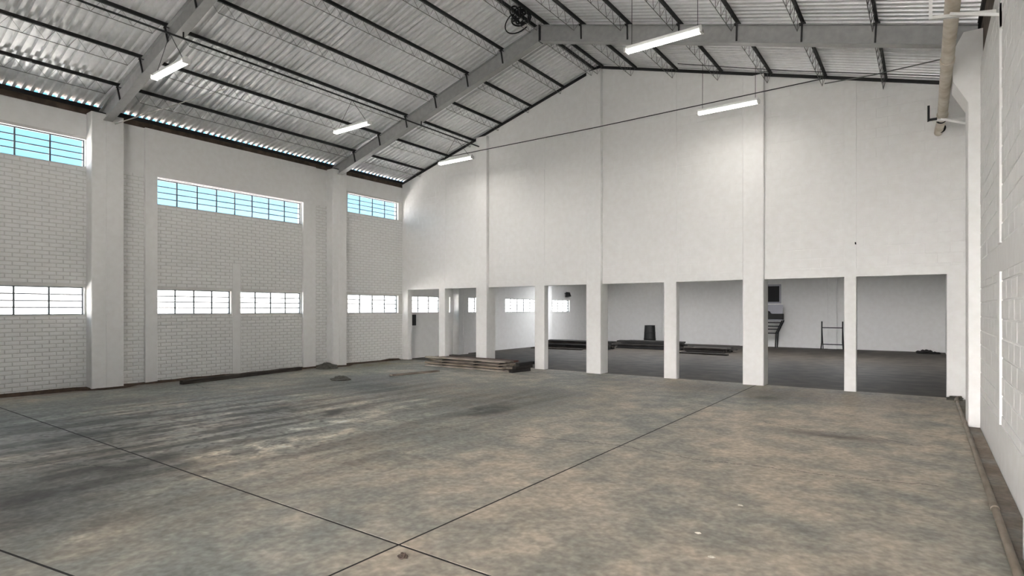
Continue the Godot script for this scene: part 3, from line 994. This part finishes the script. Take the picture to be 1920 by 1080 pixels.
func lump(st: SurfaceTool, c: Vector3, r: Vector3, seed_: int, rough := 0.25) -> void:
	var q := RandomNumberGenerator.new()
	q.seed = seed_
	var rows := 6
	var cols := 10
	var pts := []
	for i in rows + 1:
		var row := []
		for k in cols:
			var la := PI * 0.5 * i / rows
			var lo := TAU * k / cols
			var s := 1.0 + q.randf_range(-rough, rough)
			if i == rows: s = 1.0
			row.append(c + Vector3(cos(la) * cos(lo) * r.x * s, sin(la) * r.y * (s if i else 0.0), cos(la) * sin(lo) * r.z * s))
		pts.append(row)
	for i in rows:
		for k in cols:
			var j := (k + 1) % cols
			quad(st, pts[i][j], pts[i][k], pts[i + 1][k], pts[i + 1][j])

func loose_things() -> void:
	var st := begin()
	# ridge of soil in the corner of wall and floor
	var n := 46
	var prev := []
	for i in n + 1:
		var z := lerpf(ZF - 0.2, -13.6, float(i) / n)
		var w := 0.13 + rng.randf_range(0, 0.09)
		var h := 0.03 + rng.randf_range(0, 0.035)
		var cur := [Vector3(XL + 0.012, h, z), Vector3(XL + w * 0.5, h * 0.7, z), Vector3(XL + w, 0.001, z)]
		if (z < -4.5 and z > -5.4) or (z < -10.5 and z > -11.4): cur = [Vector3(XL + 0.012, h, z), Vector3(XL + 0.35, h * 0.6, z), Vector3(XL + 0.35 + w, 0.001, z)]
		if i > 0:
			for k in 2: quad(st, prev[k], prev[k + 1], cur[k + 1], cur[k])
		prev = cur
	tag(obj("soil", st, M.soil), "low ridge of brown soil along the foot of the brick wall", "soil", "", "stuff")
	st = begin()
	lump(st, Vector3(-11.5, 0, -8.85), Vector3(0.26, 0.09, 0.22), 4, 0.16)
	tag(obj("rubble_lump", st, M.rubble), "flat grey lump of concrete lying on the floor near the recessed bay", "rubble")
	st = begin()
	lump(st, Vector3(-14.05, 0, -10.35), Vector3(0.32, 0.16, 0.3), 7, 0.14)
	tag(obj("rubble_heap", st, M.rubble), "mossy heap of cement against the column after the recessed bay", "rubble")
	st = begin()
	lump(st, Vector3(-2.91, 0.0, -2.76), Vector3(0.035, 0.024, 0.03), 9, 0.3)
	tag(obj("stone_chip", st, M.stone), "small dark stone beside the crossing of the floor joints", "stone")
	var chips := [[-1.4, -4.37], [-1.19, -4.0], [-1.3, -5.2]]
	for k in 3:
		st = begin()
		lump(st, Vector3(chips[k][0], 0, chips[k][1]), Vector3(0.022, 0.006, 0.016), 20 + k, 0.35)
		tag(obj("paper_scrap", st, M.paper), "tiny white scrap on the floor before the block wall", "scrap", "white scraps on the floor")
	# debris at the foot of the last jamb
	st = begin()
	lump(st, Vector3(0.45, 0, -13.62), Vector3(0.13, 0.07, 0.09), 31, 0.3)
	tag(obj("debris_heap", st, M.rubble), "small heap of debris at the foot of the broad jamb", "debris")
	# drum in the back room
	var d := thing("drum", "upright black drum behind the dark planks in the back room", "drum", Vector3(-10.75, 0.0, -26.3))
	st = begin()
	lathe(st, Vector3.ZERO, [[0.0, 0.0], [0.27, 0.0], [0.285, 0.02], [0.285, 0.28], [0.295, 0.3], [0.28, 0.32], [0.265, 0.58], [0.275, 0.6], [0.262, 0.62], [0.25, 0.88], [0.24, 0.92]], 24)
	obj("drum_body", st, M.plastic, d)
	st = begin()
	lathe(st, Vector3.ZERO, [[0.24, 0.92], [0.25, 0.93], [0.25, 0.95], [0.22, 0.95], [0.2, 0.93], [0.0, 0.93]], 24)
	obj("drum_lid", st, M.plastic, d)
	# electric box and floodlight on the window wall of the back room
	var e := thing("electric_box", "dark electric box under the low window just behind the gable wall", "electric box", Vector3(XL + 0.008, 1.15, -14.22))
	st = begin()
	box(st, Vector3(0, 0, -0.13), Vector3(0.1, 0.38, 0.13))
	var body := obj("box_body", st, M.plastic, e)
	st = begin()
	box(st, Vector3(0.1, 0.02, -0.11), Vector3(0.112, 0.36, 0.11))
	obj("box_door", st, M.black, body)
	var fl := thing("floodlight", "small black floodlight on the side wall of the back room", "lamp", Vector3(XL + 0.008, 2.42, -24.75))
	st = begin()
	bar(st, Vector3(0, 0.1, 0), Vector3(0.14, 0.08, 0), 0.04, 0.03)
	obj("arm", st, M.black, fl)
	st = begin()
	hexa(st, [Vector3(0.1, -0.1, 0.12), Vector3(0.3, -0.06, 0.12), Vector3(0.3, -0.06, -0.12), Vector3(0.1, -0.1, -0.12), Vector3(0.12, 0.16, 0.1), Vector3(0.24, 0.14, 0.1), Vector3(0.24, 0.14, -0.1), Vector3(0.12, 0.16, -0.1)])
	obj("housing", st, M.black, fl)
	# dark opening in the far wall, its shade put in as a black sheet
	window_number += 1
	var w := structure("window_%d" % window_number, "pale framed window in the far wall of the back room, its dark opening coloured black")
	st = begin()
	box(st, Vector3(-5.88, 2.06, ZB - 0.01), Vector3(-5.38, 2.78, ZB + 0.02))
	obj("dark_opening", st, M.black, w)
	for r in [[-5.95, 1.99, -5.31, 2.06], [-5.95, 2.78, -5.31, 2.86], [-5.95, 2.06, -5.88, 2.78], [-5.38, 2.06, -5.31, 2.78]]:
		st = begin()
		box(st, Vector3(r[0], r[1], ZB - 0.01), Vector3(r[2], r[3], ZB + 0.04))
		obj("window_frame", st, M.grey_panel, w)
	# steel stand with trays, and the cabinet on it
	var s := thing("steel_stand", "dark steel stand with stepped trays at the far wall of the back room", "stand", Vector3(-5.75, 0, -27.85))
	for t in [[1.24, 0.62], [1.12, 0.60], [0.96, 0.52], [0.82, 0.44], [0.64, 0.34]]:
		st = begin()
		box(st, Vector3(-0.55, t[0] - 0.018, -0.25), Vector3(t[1], t[0] + 0.018, 0.2))
		obj("tray", st, M.black if t[0] < 1.2 else M.grey_panel, s)
	for zz in [-0.22, 0.17]:
		st = begin()
		bar(st, Vector3(0.61, 1.22, zz), Vector3(0.36, 0.66, zz), 0.05, 0.05)
		bar(st, Vector3(0.37, 0.69, zz), Vector3(0.33, 0.0, zz), 0.05, 0.05)
		obj("leg", st, M.black, s)
		st = begin()
		bar(st, Vector3(-0.5, 1.24, zz), Vector3(-0.5, 0.0, zz), 0.05, 0.05)
		obj("leg", st, M.black, s)
	var cab := thing("equipment_case", "grey and black equipment case on the steel stand of the back room", "case", Vector3(-5.6, 1.262, -27.85))
	st = begin()
	box(st, Vector3(-0.5, 0.0, -0.2), Vector3(0.46, 0.26, 0.18))
	obj("case_base", st, M.black, cab)
	st = begin()
	hexa(st, [Vector3(-0.5, 0.26, 0.1), Vector3(0.46, 0.26, 0.1), Vector3(0.46, 0.26, 0.02), Vector3(-0.5, 0.26, 0.02), Vector3(-0.5, 0.66, 0.0), Vector3(0.46, 0.66, 0.0), Vector3(0.46, 0.66, -0.06), Vector3(-0.5, 0.66, -0.06)])
	obj("case_lid", st, M.grey_panel, cab)
	st = begin()
	lump(st, Vector3(-0.2, 0.26, 0.14), Vector3(0.2, 0.12, 0.035), 12, 0.2)
	obj("cable_heap", st, M.black, cab)
	# scaffold frame
	var sc := thing("scaffold_frame", "dark tubular scaffold frame standing at the far wall of the back room", "scaffold", Vector3(-3.2, 0, -27.75))
	for x in [-0.39, 0.39]:
		st = begin()
		tube(st, [Vector3(x - 0.03 * signf(x) * -1, 0, 0), Vector3(x, 0.3, 0), Vector3(x, 1.2, -0.05)], 0.026, 8)
		obj("upright", st, M.dark_steel, sc)
		st = begin()
		tube(st, [Vector3(x, 0.0, -0.42), Vector3(x, 0.95, -0.06)], 0.018, 8)
		obj("strut", st, M.dark_steel, sc)
	for y in [0.22, 0.93]:
		st = begin()
		tube(st, [Vector3(-0.39, y, -0.02), Vector3(0.39, y, -0.02)], 0.02, 8)
		obj("rail", st, M.dark_steel, sc)
	st = begin()
	lump(st, Vector3(0.0, 0, -27.5), Vector3(0.3, 0.13, 0.2), 41, 0.3)
	lump(st, Vector3(0.32, 0, -27.4), Vector3(0.2, 0.08, 0.22), 42, 0.3)
	tag(obj("cloth_heap", st, M.cloth), "dark crumpled cloth heap in the far corner beside the block wall", "cloth")

# ---------------------------------------------------------------- outside
func outside() -> void:
	var b := thing("neighbouring_building", "sunlit grey boundary building beyond the low windows", "building")
	var st := begin()
	box(st, Vector3(-24.0, -0.05, -60), Vector3(-23.0, 4.6, 20))
	obj("wall", st, M.pale_render, b)
	st = begin()
	box(st, Vector3(-24.1, 4.6, -60.1), Vector3(-22.9, 4.75, 20.1))
	obj("coping", st, M.column_paint, b)
	b = thing("bounce_building", "unseen white building added across the yard to bounce sunlight into the hall entrance", "building")  # added out of view so its sunlit face throws light through the entrance
	st = begin()
	box(st, Vector3(-40.0, -0.05, 36.0), Vector3(22.0, 11.5, 42.0))
	obj("wall", st, M.paint, b)
	st = begin()
	box(st, Vector3(-40.1, 11.5, 35.9), Vector3(22.1, 11.7, 42.1))
	obj("coping", st, M.column_paint, b)

const LAMP := 0.39
const ADDED_BACK_LAMP := 2.4
const DOOR_X0 := -3.5
const DOOR_X1 := 0.2
const DOOR_H := 3.6

func _ready() -> void:
	rng.seed = 77
	# camera
	var cam := Camera3D.new()
	cam.name = "camera"
	cam.position = EYE
	cam.rotation.y = YAW
	cam.near = 0.1
	cam.far = 400
	cam.set_frustum(0.1 * 1080.0 / FOCAL, Vector2(0, 0.1 * 40.72 / FOCAL), 0.1, 400.0)
	add_child(cam)
	cam.current = true
	# sky and exposure
	var env := Environment.new()
	env.background_mode = Environment.BG_SKY
	var sky := Sky.new()
	var sm := ProceduralSkyMaterial.new()
	sm.sky_top_color = Color(0.076, 0.25, 0.42).linear_to_srgb()
	sm.sky_horizon_color = Color(1.03, 1.07, 1.11).linear_to_srgb()
	sm.sky_curve = 0.04
	sm.sky_energy_multiplier = 1.0
	sm.ground_bottom_color = Color(0.30, 0.29, 0.28)
	sm.ground_horizon_color = Color(0.45, 0.44, 0.43)
	sm.sun_angle_max = 3.0
	sky.sky_material = sm
	env.sky = sky
	env.tonemap_mode = Environment.TONE_MAPPER_LINEAR
	env.tonemap_exposure = 5.0
	env.sdfgi_enabled = true
	env.ssao_enabled = true
	env.ssil_enabled = true
	var we := WorldEnvironment.new()
	we.name = "environment"
	we.environment = env
	add_child(we)
	# sun
	var sun := DirectionalLight3D.new()
	sun.name = "sun"
	sun.light_color = Color(1.0, 0.985, 0.985)
	sun.light_energy = 22.5
	sun.light_angular_distance = 0.6
	sun.shadow_enabled = true
	add_child(sun)
	sun.look_at_from_position(Vector3(5, 9, -8), Vector3.ZERO)
	materials()
	floor_and_ground()
	left_wall()
	right_wall()
	gable_wall()
	front_wall()
	back_room()
	roof()
	outside()
	lamps()
	pipes()
	timber()
	loose_things()
